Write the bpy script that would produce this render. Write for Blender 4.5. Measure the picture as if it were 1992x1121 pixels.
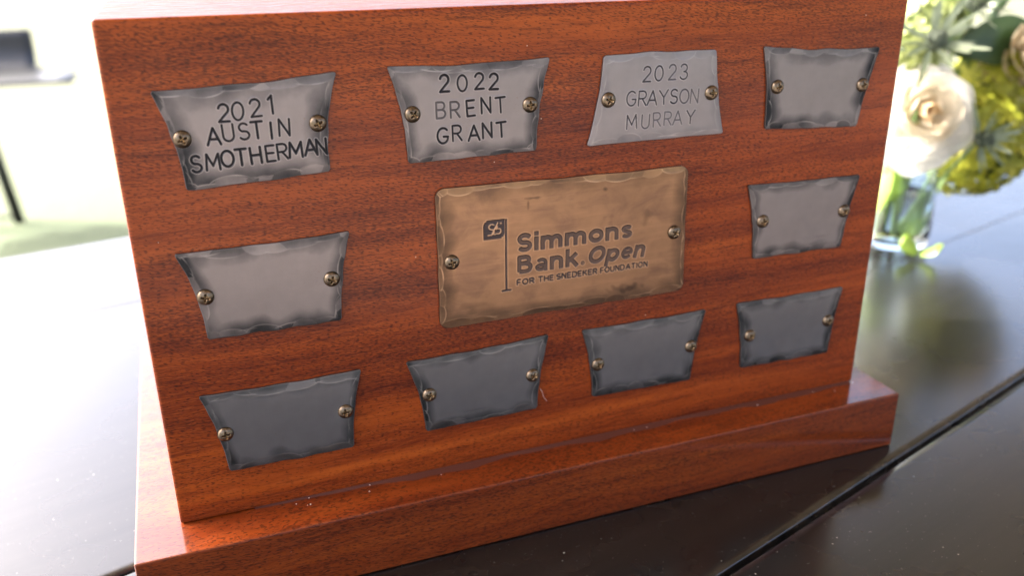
import bpy, bmesh, math, random
import numpy as np
from mathutils import Vector, Matrix
R = math.radians
scene = bpy.context.scene
for o in list(bpy.data.objects):
    bpy.data.objects.remove(o)
COL = scene.collection

# ------------------------------------------------------------------ camera
cam_d = bpy.data.cameras.new("camera")
cam = bpy.data.objects.new("camera", cam_d); COL.objects.link(cam)
cam.location = (0.0268, -0.3865, 0.2979)
cam.rotation_euler = (R(68.4047), R(0.5182), R(-20.7946))
cam_d.sensor_width = 36.0
cam_d.lens = 36.0 * 1709.9 / 1992.0
cam_d.clip_start = 0.01; cam_d.clip_end = 2000
cam_d.dof.use_dof = True
cam_d.dof.focus_distance = 0.410
cam_d.dof.aperture_fstop = 5.6
cam_d.dof.aperture_blades = 9
scene.camera = cam

# ------------------------------------------------------------------ world, sun, exposure
SUN_EL, SUN_AZ = 42.0, -64.0          # azimuth from +Y towards +X
w = bpy.data.worlds.new("World"); scene.world = w; w.use_nodes = True
nt = w.node_tree; nt.nodes.clear()
sky = nt.nodes.new('ShaderNodeTexSky'); sky.sky_type = 'NISHITA'; sky.sun_disc = False
sky.sun_elevation = R(SUN_EL); sky.sun_rotation = R(SUN_AZ)
sky.dust_density = 9.0; sky.air_density = 0.6; sky.ozone_density = 0.3
bg = nt.nodes.new('ShaderNodeBackground'); bg.inputs[1].default_value = 0.15
ow = nt.nodes.new('ShaderNodeOutputWorld')
nt.links.new(sky.outputs[0], bg.inputs[0]); nt.links.new(bg.outputs[0], ow.inputs[0])
sd = bpy.data.lights.new("sun", 'SUN'); sd.energy = 2.8; sd.angle = R(0.5); sd.color = (1.0, 0.95, 0.86)
so = bpy.data.objects.new("sun", sd); COL.objects.link(so)
tos = Vector((math.sin(R(SUN_AZ))*math.cos(R(SUN_EL)), math.cos(R(SUN_AZ))*math.cos(R(SUN_EL)), math.sin(R(SUN_EL))))
so.rotation_euler = tos.to_track_quat('Z', 'Y').to_euler()
so.location = tos * 20
scene.view_settings.view_transform = 'Standard'
scene.view_settings.look = 'None'
scene.view_settings.gamma = 1.0
scene.view_settings.exposure = 3.30
scene.view_settings.use_white_balance = True
scene.view_settings.white_balance_temperature = 6350
scene.view_settings.white_balance_tint = 10
scene.render.engine = 'CYCLES'

# ------------------------------------------------------------------ helpers
def tag(o, label=None, cat=None, group=None, kind=None):
    if label: o["label"] = label
    if cat: o["category"] = cat
    if group: o["group"] = group
    if kind: o["kind"] = kind
    return o

def empty(name, loc=(0, 0, 0)):
    o = bpy.data.objects.new(name, None); COL.objects.link(o); o.location = loc
    o.empty_display_size = 0.01
    return o

def link(name, me, parent=None, loc=(0, 0, 0), rot=None):
    o = bpy.data.objects.new(name, me); COL.objects.link(o)
    if parent: o.parent = parent
    o.location = loc
    if rot is not None: o.rotation_euler = rot
    return o

def from_bm(name, bm, mat=None, parent=None, loc=(0, 0, 0), smooth=False):
    me = bpy.data.meshes.new(name); bm.to_mesh(me); bm.free()
    if mat: me.materials.append(mat)
    if smooth:
        for p in me.polygons: p.use_smooth = True
    return link(name, me, parent, loc)

def pydata(name, verts, faces, mat=None, smooth=False):
    me = bpy.data.meshes.new(name); me.from_pydata([tuple(map(float, v)) for v in verts], [], faces)
    if mat: me.materials.append(mat)
    if smooth:
        for p in me.polygons: p.use_smooth = True
    me.update()
    return me

def box_bm(x0, x1, y0, y1, z0, z1, bev=0.0, seg=3, bm=None):
    own = bm is None
    if own: bm = bmesh.new()
    vs = [bm.verts.new((x, y, z)) for x in (x0, x1) for y in (y0, y1) for z in (z0, z1)]
    for f in ((0, 1, 3, 2), (4, 6, 7, 5), (0, 4, 5, 1), (2, 3, 7, 6), (0, 2, 6, 4), (1, 5, 7, 3)):
        bm.faces.new([vs[i] for i in f])
    bmesh.ops.recalc_face_normals(bm, faces=bm.faces)
    if bev: bmesh.ops.bevel(bm, geom=list(bm.edges), offset=bev, segments=seg, affect='EDGES', profile=0.6)
    return bm

def tube_mesh(name, pts, rad, mat, n=10):
    pts = [Vector(p) for p in pts]; verts = []; faces = []
    rad = rad if isinstance(rad, (list, tuple)) else [rad] * len(pts)
    for i, p in enumerate(pts):
        t = (pts[min(i+1, len(pts)-1)] - pts[max(i-1, 0)]).normalized()
        a = t.orthogonal().normalized() if i == 0 else (a - t * a.dot(t)).normalized()
        b = t.cross(a)
        for k in range(n):
            th = 2*math.pi*k/n
            verts.append(p + (a*math.cos(th) + b*math.sin(th)) * rad[i])
    for i in range(len(pts)-1):
        for k in range(n):
            faces.append((i*n+k, i*n+(k+1) % n, (i+1)*n+(k+1) % n, (i+1)*n+k))
    faces.append(tuple(range(n-1, -1, -1))); faces.append(tuple((len(pts)-1)*n+k for k in range(n)))
    return pydata(name, verts, faces, mat, True)

# ------------------------------------------------------------------ material helpers
class NT:
    def __init__(s, name):
        s.m = bpy.data.materials.new(name); s.m.use_nodes = True
        s.t = s.m.node_tree; s.b = s.t.nodes['Principled BSDF']; s.out = s.t.nodes['Material Output']
    def n(s, typ, **kw):
        nd = s.t.nodes.new(typ)
        for k, v in kw.items():
            if k.startswith('i_'):
                key = k[2:]
                key = int(key) if key.isdigit() else key.replace('_', ' ')
                s.set(nd.inputs[key], v)
            else: setattr(nd, k, v)
        return nd
    def set(s, inp, v):
        if isinstance(v, bpy.types.NodeSocket): s.t.links.new(v, inp)
        else: inp.default_value = v
    def math(s, op, a, b=0.0, c=None, clamp=False):
        nd = s.t.nodes.new('ShaderNodeMath'); nd.operation = op; nd.use_clamp = clamp
        s.set(nd.inputs[0], a); s.set(nd.inputs[1], b)
        if c is not None: s.set(nd.inputs[2], c)
        return nd.outputs[0]
    def mix(s, f, a, b, blend='MIX'):
        nd = s.t.nodes.new('ShaderNodeMix'); nd.data_type = 'RGBA'; nd.blend_type = blend
        s.set(nd.inputs[0], f); s.set(nd.inputs[6], a); s.set(nd.inputs[7], b)
        return nd.outputs[2]
    def noise(s, vec, scale, detail=2, rough=0.5, dist=0.0):
        nd = s.n('ShaderNodeTexNoise'); s.t.links.new(vec, nd.inputs['Vector'])
        nd.inputs['Scale'].default_value = scale; nd.inputs['Detail'].default_value = detail
        nd.inputs['Roughness'].default_value = rough; nd.inputs['Distortion'].default_value = dist
        return nd.outputs['Fac']
    def ramp(s, f, stops):
        nd = s.n('ShaderNodeValToRGB'); s.t.links.new(f, nd.inputs[0]); e = nd.color_ramp.elements
        while len(e) < len(stops): e.new(0.5)
        for i, (p, c) in enumerate(stops):
            e[i].position = p; e[i].color = c if len(c) == 4 else (*c, 1)
        return nd.outputs[0]
    def mr(s, f, a, b, c=0.0, d=1.0, smooth=True):
        nd = s.n('ShaderNodeMapRange'); nd.clamp = True
        if smooth: nd.interpolation_type = 'SMOOTHSTEP'
        s.set(nd.inputs[0], f)
        for i, v in enumerate((a, b, c, d)): nd.inputs[i+1].default_value = v
        return nd.outputs[0]
    def map(s, vec, scale=(1, 1, 1), loc=(0, 0, 0), rot=(0, 0, 0)):
        nd = s.n('ShaderNodeMapping'); s.t.links.new(vec, nd.inputs[0])
        nd.inputs['Scale'].default_value = scale; nd.inputs['Location'].default_value = loc; nd.inputs['Rotation'].default_value = rot
        return nd.outputs[0]
    def bump(s, h, strength, dist, prev=None):
        nd = s.n('ShaderNodeBump'); s.set(nd.inputs['Height'], h)
        nd.inputs['Strength'].default_value = strength; nd.inputs['Distance'].default_value = dist
        if prev: s.t.links.new(prev, nd.inputs['Normal'])
        return nd.outputs[0]
    def P(s, **kw):
        for k, v in kw.items(): s.set(s.b.inputs[k.replace('_', ' ')], v)

def simple(name, col, rough=0.5, metal=0.0, var=0.12, scale=60, **kw):
    q = NT(name); tc = q.n('ShaderNodeTexCoord').outputs['Object']
    f = q.noise(tc, scale, 3)
    c = (*col, 1)
    lo = tuple(v*(1-var) for v in col) + (1,); hi = tuple(min(1, v*(1+var)) for v in col) + (1,)
    q.P(Base_Color=q.ramp(f, [(0.3, lo), (0.7, hi)]), Roughness=rough, Metallic=metal, **kw)
    return q.m

def wood(name, seed, grain_rot=0.0, gloss=0.14, coat=0.6, cior=1.5, tone=1.0):
    q = NT(name); tc = q.n('ShaderNodeTexCoord').outputs['Object']
    v = q.map(tc, loc=(seed*1.37, seed*0.61, seed*0.23), rot=(0, grain_rot, 0))
    # slow warp of the grain, up and down the face
    sep = q.n('ShaderNodeSeparateXYZ'); q.t.links.new(v, sep.inputs[0])
    w1 = q.noise(q.map(v, scale=(4, 4, 12)), 1.0, 2)
    w2 = q.noise(q.map(v, scale=(24, 24, 60)), 1.0, 2)
    dz = q.math('ADD', q.math('MULTIPLY', q.math('SUBTRACT', w1, 0.5), 0.020), q.math('MULTIPLY', q.math('SUBTRACT', w2, 0.5), 0.0035))
    w3 = q.noise(q.map(v, scale=(150, 150, 330)), 1.0, 2)
    dz = q.math('ADD', dz, q.math('MULTIPLY', q.math('SUBTRACT', w3, 0.5), 0.0016))
    z2 = q.math('ADD', sep.outputs[2], dz)
    cmb = q.n('ShaderNodeCombineXYZ')
    q.t.links.new(sep.outputs[0], cmb.inputs[0]); q.t.links.new(sep.outputs[1], cmb.inputs[1]); q.t.links.new(z2, cmb.inputs[2])
    g = cmb.outputs[0]
    band = q.noise(q.map(g, scale=(3.2, 40, 95)), 1.0, 4, 0.62)
    fine = q.noise(q.map(g, scale=(75, 300, 1300)), 1.0, 3, 0.65)
    streak = q.noise(q.map(g, scale=(30, 120, 420)), 1.0, 4, 0.65)
    c1 = q.ramp(band, [(0.28, (0.092, 0.0135, 0.0033)), (0.44, (0.150, 0.0245, 0.0040)), (0.58, (0.212, 0.0390, 0.0054)), (0.74, (0.285, 0.0600, 0.0080))])
    c2 = q.mix(q.mr(streak, 0.48, 0.72, 0, 0.62), c1, (0.0510, 0.0065, 0.0027, 1))
    c3 = q.mix(q.mr(fine, 0.42, 0.74, 0.0, 0.50), c2, (0.2856, 0.0626, 0.0136, 1))
    # open pores: short dark flecks, tilted a little, crowded in some bands and sparse in others
    tilt = q.map(g, rot=(0, R(-8), 0))
    pv1 = q.noise(q.map(tilt, scale=(430, 800, 1900)), 1.0, 1, 0.4)
    pv2 = q.noise(q.map(tilt, scale=(210, 300, 1500)), 1.0, 2, 0.5)
    patch = q.noise(q.map(g, scale=(6, 20, 48)), 1.0, 3, 0.55)
    thr = q.mr(patch, 0.36, 0.62, 0.590, 0.475, smooth=False)
    p1 = q.math('MULTIPLY', q.math('SUBTRACT', pv1, thr), 9.0, clamp=True)
    p2 = q.math('MULTIPLY', q.math('SUBTRACT', pv2, q.math('ADD', thr, 0.01)), 8.0, clamp=True)
    pore = q.math('MAXIMUM', q.math('MULTIPLY', p1, 0.9), q.math('MULTIPLY', p2, 0.6))
    c4 = q.mix(q.math('MULTIPLY', pore, 0.70), c3, (0.0177, 0.0034, 0.0029, 1))
    # tiny pale dust specks
    vo = q.n('ShaderNodeTexVoronoi'); q.t.links.new(v, vo.inputs['Vector']); vo.inputs['Scale'].default_value = 130
    wn = q.n('ShaderNodeTexWhiteNoise'); q.t.links.new(vo.outputs['Position'], wn.inputs['Vector'])
    sp = q.math('MULTIPLY', q.mr(vo.outputs['Distance'], 0.03, 0.055, 1, 0), q.math('GREATER_THAN', wn.outputs['Value'], 0.93))
    c5 = q.mix(q.math('MULTIPLY', sp, 0.6), c4, (0.5, 0.36, 0.28, 1))
    if tone != 1.0: c5 = q.mix(1.0, c5, (tone, tone, tone*1.05, 1), 'MULTIPLY')
    q.P(Base_Color=c5, Roughness=q.mr(fine, 0.3, 0.7, 0.36, 0.52), Specular_IOR_Level=0.10)
    h = q.math('SUBTRACT', q.math('MULTIPLY', fine, 0.25), pore)
    q.P(Normal=q.bump(h, 0.35, 0.00012))
    wav = q.noise(q.map(v, scale=(8, 8, 26)), 1.0, 2)
    q.P(Coat_Weight=coat, Coat_IOR=cior, Coat_Roughness=gloss, Coat_Normal=q.bump(q.math('SUBTRACT', wav, q.math('MULTIPLY', pore, 0.03)), 0.25, 0.0006))
    return q.m

M = {}
M['block_wood'] = wood('mahogany_block', 1.0, 0.0, 0.16, 0.28)
M['base_wood'] = wood('mahogany_base', 4.3, R(1.5), 0.12, 0.9, 1.58, 0.74)

def metal(name, mid, edge, ridge, ink, rough, mott=0.25, warm=None):
    q = NT(name); tc = q.n('ShaderNodeTexCoord').outputs['Object']
    at = q.n('ShaderNodeAttribute'); at.attribute_name = 'wear'
    sep = q.n('ShaderNodeSeparateColor'); q.t.links.new(at.outputs['Color'], sep.inputs[0])
    dark, rid, inkm = sep.outputs[0], sep.outputs[1], sep.outputs[2]
    n1 = q.noise(tc, 90, 4, 0.6); n2 = q.noise(tc, 1400, 2, 0.6)
    brush = q.noise(q.map(tc, scale=(1500, 100, 40)), 1.0, 3, 0.6)
    brushh = q.noise(q.map(tc, scale=(45, 100, 1700)), 1.0, 3, 0.6)
    base = q.mix(q.mr(n1, 0.25, 0.75, 0, mott), (*mid, 1), tuple(c*0.62 for c in mid) + (1,))
    if warm:
        n3 = q.noise(q.map(tc, scale=(1, 1, 1.7), loc=(3, 1, 2)), 46, 5, 0.62, 0.6)
        base = q.mix(q.mr(n3, 0.42, 0.72, 0, 0.60), base, (*warm, 1))
        n4 = q.noise(q.map(tc, scale=(1, 1, 1), loc=(7, 2, 5)), 60, 5, 0.7, 0.3)
        base = q.mix(q.mr(n4, 0.60, 0.74, 0, 0.32), base, (0.10, 0.06, 0.055, 1))
        sw = q.noise(q.map(tc, scale=(14, 10, 300)), 1.0, 5, 0.7)
        base = q.mix(q.mr(sw, 0.45, 0.75, 0, 0.16), base, (0.58, 0.32, 0.175, 1))
    d2 = q.math('ADD', dark, q.math('MULTIPLY', q.math('SUBTRACT', n1, 0.5), 0.5), clamp=True)
    d2 = q.math('MULTIPLY', d2, q.mr(dark, 0.0, 0.15), clamp=True)
    c = q.mix(d2, base, (*edge, 1))
    # brownish freckles of corrosion
    fr = q.math('MULTIPLY', q.mr(n2, 0.60, 0.72), q.mr(q.noise(tc, 70, 3), 0.56, 0.7))
    c = q.mix(q.math('MULTIPLY', fr, 0.6), c, (0.16, 0.09, 0.06, 1))
    c = q.mix(q.math('MULTIPLY', rid, 0.8), c, (*ridge, 1))
    c = q.mix(inkm, c, (*ink, 1))
    rr = q.math('ADD', q.math('MULTIPLY', q.math('SUBTRACT', brush, 0.5), 0.16), rough)
    rr = q.math('ADD', rr, q.math('MULTIPLY', q.math('SUBTRACT', brushh, 0.5), 0.10))
    rr = q.math('ADD', rr, q.math('MULTIPLY', inkm, 0.18))
    rr = q.math('ADD', rr, q.math('MULTIPLY', d2, 0.10))
    q.P(Base_Color=c, Metallic=q.math('SUBTRACT', 1.0, q.math('MULTIPLY', inkm, 0.45)), Roughness=rr)
    scr = q.noise(q.map(tc, scale=(900, 50, 22), rot=(0, R(38), 0)), 1.0, 1, 0.5)
    scr2 = q.noise(q.map(tc, scale=(26, 50, 1100), rot=(0, R(14), 0)), 1.0, 1, 0.5)
    sc_ = q.math('MAXIMUM', q.mr(scr, 0.70, 0.74), q.mr(scr2, 0.71, 0.75))
    hb_ = q.math('ADD', q.math('ADD', brush, q.math('MULTIPLY', brushh, 0.7)), q.math('MULTIPLY', n2, 0.6))
    q.P(Normal=q.bump(q.math('SUBTRACT', hb_, sc_), 0.16, 0.00007))
    return q.m
M['steel'] = metal('antiqued_steel', (0.2272, 0.1990, 0.1960), (0.0230, 0.0245, 0.0266), (0.3316, 0.2956, 0.2811), (0.0087, 0.0080, 0.0093), 0.42)
M['steel_light'] = metal('light_steel', (0.2400, 0.2150, 0.2185), (0.1361, 0.1289, 0.1361), (0.3726, 0.3368, 0.3296), (0.0251, 0.0243, 0.0272), 0.40)
M['steel_shaded'] = metal('shaded_steel', (0.1892, 0.1812, 0.1868), (0.0217, 0.0250, 0.0266), (0.3382, 0.3181, 0.3060), (0.0096, 0.0089, 0.0105), 0.42)  # same steel for the lower row, darker table reflections put into its colour
M['bronze'] = metal('antiqued_bronze', (0.258, 0.150, 0.088), (0.052, 0.035, 0.027), (0.46, 0.29, 0.18), (0.042, 0.030, 0.031), 0.33, 0.25, (0.125, 0.074, 0.056))
q = NT('antiqued_brass'); tc = q.n('ShaderNodeTexCoord').outputs['Object']
at = q.n('ShaderNodeAttribute'); at.attribute_name = 'wear'
sp_ = q.n('ShaderNodeSeparateColor'); q.t.links.new(at.outputs['Color'], sp_.inputs[0])
nn = q.noise(tc, 900, 3)
c = q.mix(q.mr(nn, 0.35, 0.7), (0.16, 0.125, 0.093, 1), (0.095, 0.075, 0.056, 1))
c = q.mix(sp_.outputs[0], c, (0.03, 0.02, 0.012, 1))
c = q.mix(sp_.outputs[1], c, (0.55, 0.36, 0.17, 1))
q.P(Base_Color=c, Metallic=1.0, Roughness=0.36)
M['screw'] = q.m

q = NT('dark_stained_table'); tc = q.n('ShaderNodeTexCoord').outputs['Object']
v = q.map(tc, rot=(0, 0, R(-15.5)))
g1 = q.noise(q.map(v, scale=(5, 90, 90)), 1.0, 4, 0.6)
g2 = q.noise(q.map(v, scale=(30, 900, 900)), 1.0, 2, 0.6)
c = q.ramp(g1, [(0.3, (0.0048, 0.0046, 0.0045)), (0.7, (0.0088, 0.0082, 0.0078))])
vo = q.n('ShaderNodeTexVoronoi'); q.t.links.new(tc, vo.inputs['Vector']); vo.inputs['Scale'].default_value = 150
wn = q.n('ShaderNodeTexWhiteNoise'); q.t.links.new(vo.outputs['Position'], wn.inputs['Vector'])
spk = q.math('MULTIPLY', q.mr(vo.outputs['Distance'], 0.04, 0.085, 1, 0), q.math('GREATER_THAN', wn.outputs['Value'], 0.86))
lint_ = q.mr(q.noise(q.map(tc, scale=(1, 1.6, 1)), 420, 2, 0.7), 0.70, 0.74)
c = q.mix(q.math('MAXIMUM', q.math('MULTIPLY', spk, 0.7), q.math('MULTIPLY', lint_, 0.25)), c, (0.30, 0.29, 0.27, 1))
at = q.n('ShaderNodeAttribute'); at.attribute_name = 'edge_wear'
ew = q.math('MULTIPLY', at.outputs['Fac'], q.mr(q.noise(tc, 60, 4, 0.7), 0.45, 0.62))
c = q.mix(q.math('MULTIPLY', ew, 0.4), c, (0.05, 0.037, 0.028, 1))
q.P(Base_Color=c, Roughness=q.mr(q.noise(tc, 9, 4, 0.6), 0.3, 0.7, 0.22, 0.34), Specular_IOR_Level=0.12)
q.P(Coat_Weight=0.95, Coat_Roughness=0.20, Coat_IOR=1.50)
q.P(Normal=q.bump(q.math('ADD', q.math('MULTIPLY', g1, 0.4), q.math('MULTIPLY', g2, 0.5)), 0.10, 0.0004))
M['table'] = q.m

q = NT('dry_lawn'); tc = q.n('ShaderNodeTexCoord').outputs['Object']
n1 = q.noise(tc, 0.35, 4, 0.6); n2 = q.noise(tc, 9, 4, 0.7); n3 = q.noise(q.map(tc, scale=(1, 0.35, 1)), 0.12, 2)
c = q.ramp(n1, [(0.32, (0.0418, 0.0621, 0.0253)), (0.68, (0.0532, 0.0685, 0.0329))])
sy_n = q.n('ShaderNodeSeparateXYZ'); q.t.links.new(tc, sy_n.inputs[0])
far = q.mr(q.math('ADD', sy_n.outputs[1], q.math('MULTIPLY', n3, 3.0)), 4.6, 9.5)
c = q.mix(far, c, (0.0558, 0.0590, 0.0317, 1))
c = q.mix(q.math('MULTIPLY', n2, 0.35), c, (0.0348, 0.0507, 0.0190, 1))
q.P(Base_Color=c, Roughness=0.95, Normal=q.bump(n2, 0.6, 0.03))
M['lawn'] = q.m
q = NT('patio_stone'); tc = q.n('ShaderNodeTexCoord').outputs['Object']
c = q.ramp(q.noise(tc, 5, 6, 0.65), [(0.3, (0.13, 0.115, 0.108)), (0.7, (0.19, 0.172, 0.162))])
q.P(Base_Color=c, Roughness=0.85, Normal=q.bump(q.noise(tc, 60, 5, 0.7), 0.3, 0.004))
M['patio'] = q.m
M['shade_roof'] = simple('roof_boards', (0.46, 0.36, 0.25), 0.75, scale=8)
M['post'] = simple('dark_post_paint', (0.03, 0.028, 0.026), 0.5, scale=20)
M['black'] = simple('black_metal_paint', (0.008, 0.009, 0.010), 0.6, scale=40)
M['seat'] = simple('dark_moulded_seat', (0.010, 0.011, 0.012), 0.5, scale=30, Coat_Weight=0.25, Coat_Roughness=0.15)

def petal_mat(name, c0, c1, trans=0.35, rough=0.55, scale=40):
    q = NT(name); tc = q.n('ShaderNodeTexCoord').outputs['Object']
    f = q.noise(tc, scale, 4, 0.6)
    col = q.ramp(f, [(0.3, c0), (0.7, c1)])
    q.P(Base_Color=col, Roughness=rough)
    tr = q.n('ShaderNodeBsdfTranslucent'); q.t.links.new(col, tr.inputs['Color'])
    mx = q.n('ShaderNodeMixShader'); mx.inputs[0].default_value = trans
    q.t.links.new(q.b.outputs[0], mx.inputs[1]); q.t.links.new(tr.outputs[0], mx.inputs[2])
    q.t.links.new(mx.outputs[0], q.out.inputs[0])
    return q.m
M['rose'] = petal_mat('cream_petal', (0.7998, 0.7869, 0.7310), (0.8170, 0.8127, 0.7826), 0.45)
M['rose_heart'] = petal_mat('apricot_petal', (0.7396, 0.5332, 0.2924), (0.7740, 0.6708, 0.4816))
M['rose_mid'] = petal_mat('ivory_petal', (0.7912, 0.7224, 0.5676), (0.8084, 0.7740, 0.6708), 0.45)
M['beige'] = petal_mat('beige_petal', (0.60, 0.48, 0.30), (0.68, 0.58, 0.42), 0.3)
M['lime'] = petal_mat('lime_floret', (0.1860, 0.2232, 0.0093), (0.4464, 0.4216, 0.0434), 0.35)
M['lime_pale'] = petal_mat('pale_lime_floret', (0.2604, 0.3100, 0.0744), (0.3596, 0.4092, 0.1736), 0.3)
M['leaf'] = petal_mat('green_leaf', (0.0217, 0.0527, 0.0136), (0.0434, 0.0806, 0.0248), 0.2, 0.4)
M['leaf_mid'] = petal_mat('mid_green_leaf', (0.0620, 0.1054, 0.0310), (0.1054, 0.1550, 0.0496), 0.3, 0.4)
M['leaf_bright'] = petal_mat('bright_leaf', (0.1364, 0.2232, 0.0248), (0.2108, 0.2976, 0.0496), 0.4, 0.4)
M['thistle'] = petal_mat('blue_green_bract', (0.1364, 0.1798, 0.1054), (0.3100, 0.3596, 0.2604), 0.25, 0.5)
M['thistle_cone'] = simple('thistle_cone', (0.0620, 0.0806, 0.0558), 0.7, scale=300)
M['stem'] = simple('flower_stem', (0.16, 0.24, 0.07), 0.5, scale=60)
M['lint'] = simple('pale_fibre', (0.6, 0.5, 0.45), 0.8)
q = NT('clear_glass'); q.P(Base_Color=(0.90, 0.97, 0.95, 1), Roughness=0.0, IOR=1.48, Transmission_Weight=1.0); M['glass'] = q.m
q = NT('vase_water'); q.P(Base_Color=(0.95, 0.99, 0.97, 1), Roughness=0.0, IOR=1.33, Transmission_Weight=1.0); M['water'] = q.m

# ------------------------------------------------------------------ setting
GZ = -1.0
def sheet(name, pts, z, mat, kind='structure'):
    o = link(name, pydata(name, [(x, y, z) for x, y in pts], [tuple(range(len(pts)))], mat)); o['kind'] = kind
    return o
sheet('lawn', [(-600, -600), (600, -600), (600, 600), (-600, 600)], GZ, M['lawn'])
ang = R(15.5); ca, sa = math.cos(ang), math.sin(ang)
def tl(u, v): return (u*ca - v*sa, u*sa + v*ca)
o = from_bm('patio', box_bm(-5.0, 8.0, -9.0, 1.2, GZ+0.004, GZ+0.06, 0.01, 1), M['patio']); o['kind'] = 'structure'; o.rotation_euler = (0, 0, ang)

can = empty('added_canopy', (*tl(1.2, -0.3), GZ+0.06)); can.rotation_euler = (0, 0, ang)  # unseen canopy, added to darken table reflections and shade the trophy front
tag(can, 'added unseen canopy on four posts, darkening the table reflections and shading the trophy', 'canopy')
RH = 2.62
from_bm('shade_roof', box_bm(-2.6, 4.6, -3.2, 1.45, RH, RH+0.10), M['shade_roof'], can)
rb = box_bm(-0.05, 0.05, -3.16, 1.41, -0.14, 0)
bme = bpy.data.meshes.new('rafter'); rb.to_mesh(bme); rb.free(); bme.materials.append(M['shade_roof'])
for i in range(10): link('rafter', bme, can, (-2.4 + i*0.74, 0, RH-0.002))
pb = box_bm(-0.06, 0.06, -0.06, 0.06, 0, RH-0.15, 0.006, 1)
pme = bpy.data.meshes.new('post'); pb.to_mesh(pme); pb.free(); pme.materials.append(M['post'])
for px, py in ((-2.45, -3.0), (4.4, -3.0), (-2.45, 1.3), (4.4, 1.3)): link('post', pme, can, (px, py, 0))

# ------------------------------------------------------------------ table
table = empty('table', (0.3, 0.1, GZ+0.06)); tag(table, 'dark stained plank table with grooves under the wooden trophy', 'table')
TO = Vector((0.3, 0.1, GZ+0.06))
# plank seams: (slope, x, y) lines
seams = [(0.325, 0.0, -0.352), (0.318, 0.249, -0.089), (0.310, 0.765, 0.271), (0.235, -0.088, 0.401), (0.235, -0.108, 0.606)]
def sy(s, x): return s[2] + s[0]*(x - s[1])
X0, X1 = -0.95, 1.75
for i in range(4):
    a, b = seams[i], seams[i+1]; ga = (0.0022, 0.0017, 0.0005, 0.0003)[i]; gb = (0.0017, 0.0005, 0.0003, 0.0003)[i]
    bm = bmesh.new()
    n = 60; rows = []
    # cross-section with rounded top edges
    prof = [(0.0, -0.030), (0.0, -0.0022), (0.0007, -0.0008), (0.0022, 0.0), (0.006, 0.0), (0.5, 0.0)]
    rnd = random.Random(i)
    me_v = []; wear = []
    for k in range(n+1):
        x = X0 + (X1-X0)*k/n
        fx = 2.4 if x < 0.1 else 0.3
        ya = sy(a, x) + (ga if i != 2 else ga*fx); yb = sy(b, x) - (gb if i != 1 else gb*fx)
        jit = 0.00025*math.sin(k*1.7+i)
        ka = 0.25 if (i == 2 and x > .1) or i == 3 else 1.0; kb = 0.25 if (i == 1 and x > .1) or i == 2 else 1.0
        L = [(ya + d*ka + (jit if d < 0.1 else 0) if d < 0.4 else (ya+yb)/2, z*(ka if z > -.01 else 1)) for d, z in prof]
        Rr = [(yb - d*kb + jit, z*(kb if z > -.01 else 1)) for d, z in prof[:-1]][::-1]
        row = [bm.verts.new(Vector((x, y, z)) - TO) for y, z in L + Rr]
        rows.append(row); wear += [0, 1, 1, 0.7, 0, 0, 0, 0.7, 1, 1, 0]
    for k in range(n):
        for j in range(len(rows[0])-1):
            bm.faces.new((rows[k][j], rows[k+1][j], rows[k+1][j+1], rows[k][j+1]))
        bm.faces.new((rows[k][-1], rows[k+1][-1], rows[k+1][0], rows[k][0]))
    bm.faces.new(rows[0]); bm.faces.new(rows[-1][::-1])
    bmesh.ops.recalc_face_normals(bm, faces=bm.faces)
    o = from_bm('plank', bm, M['table'], table)
    for p in o.data.polygons: p.use_smooth = abs(p.normal.x) < 0.9 and p.normal.z > 0.02
    at_ = o.data.attributes.new('edge_wear', 'FLOAT', 'POINT'); at_.data.foreach_set('value', wear)
def tpt(x, k, inset):  # point under the table near seam k
    s = seams[k]; return x, sy(s, x) + (inset if k == 0 else -inset)
for k in (0, 4):
    xa, ya = tpt(X0+0.1, k, 0.07); xb, yb = tpt(X1-0.1, k, 0.07)
    L = math.hypot(xb-xa, yb-ya)
    o = from_bm('apron', box_bm(0, L, -0.011, 0.011, -0.09, 0, 0.002, 1), M['table'], table, Vector((xa, ya, -0.031)) - TO)
    o.rotation_euler = (0, 0, math.atan2(yb-ya, xb-xa))
for x in (X0+0.13, X1-0.13):
    for k in (0, 4):
        px, py = tpt(x, k, 0.115)
        o = from_bm('leg', box_bm(-0.03, 0.03, -0.03, 0.03, 0, 0.905, 0.004, 1), M['table'], table, Vector((px, py, GZ+0.061)) - TO)
        o.rotation_euler = (0, 0, math.atan(0.28))

# ------------------------------------------------------------------ trophy
HB = 0.0370; TOP = 0.2712; W = 0.4005; DEP = 0.215
OL, ORR, OF = 0.0205, 0.0164, 0.0233
trophy = empty('trophy', (0.2, 0.1, 0.0))
tag(trophy, 'polished mahogany block trophy on a wider base, screwed with hammered metal plates', 'trophy')
TR = Vector((0.2, 0.1, 0.0))
o = from_bm('block', box_bm(0, W, 0, DEP, HB, TOP, 0.0020, 4), M['block_wood'], trophy, -TR, smooth=False)
o2 = from_bm('base', box_bm(-OL, W+ORR, -OF, DEP+0.022, 0.0004, HB-0.0002, 0.0011, 3), M['base_wood'], trophy, -TR)

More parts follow.
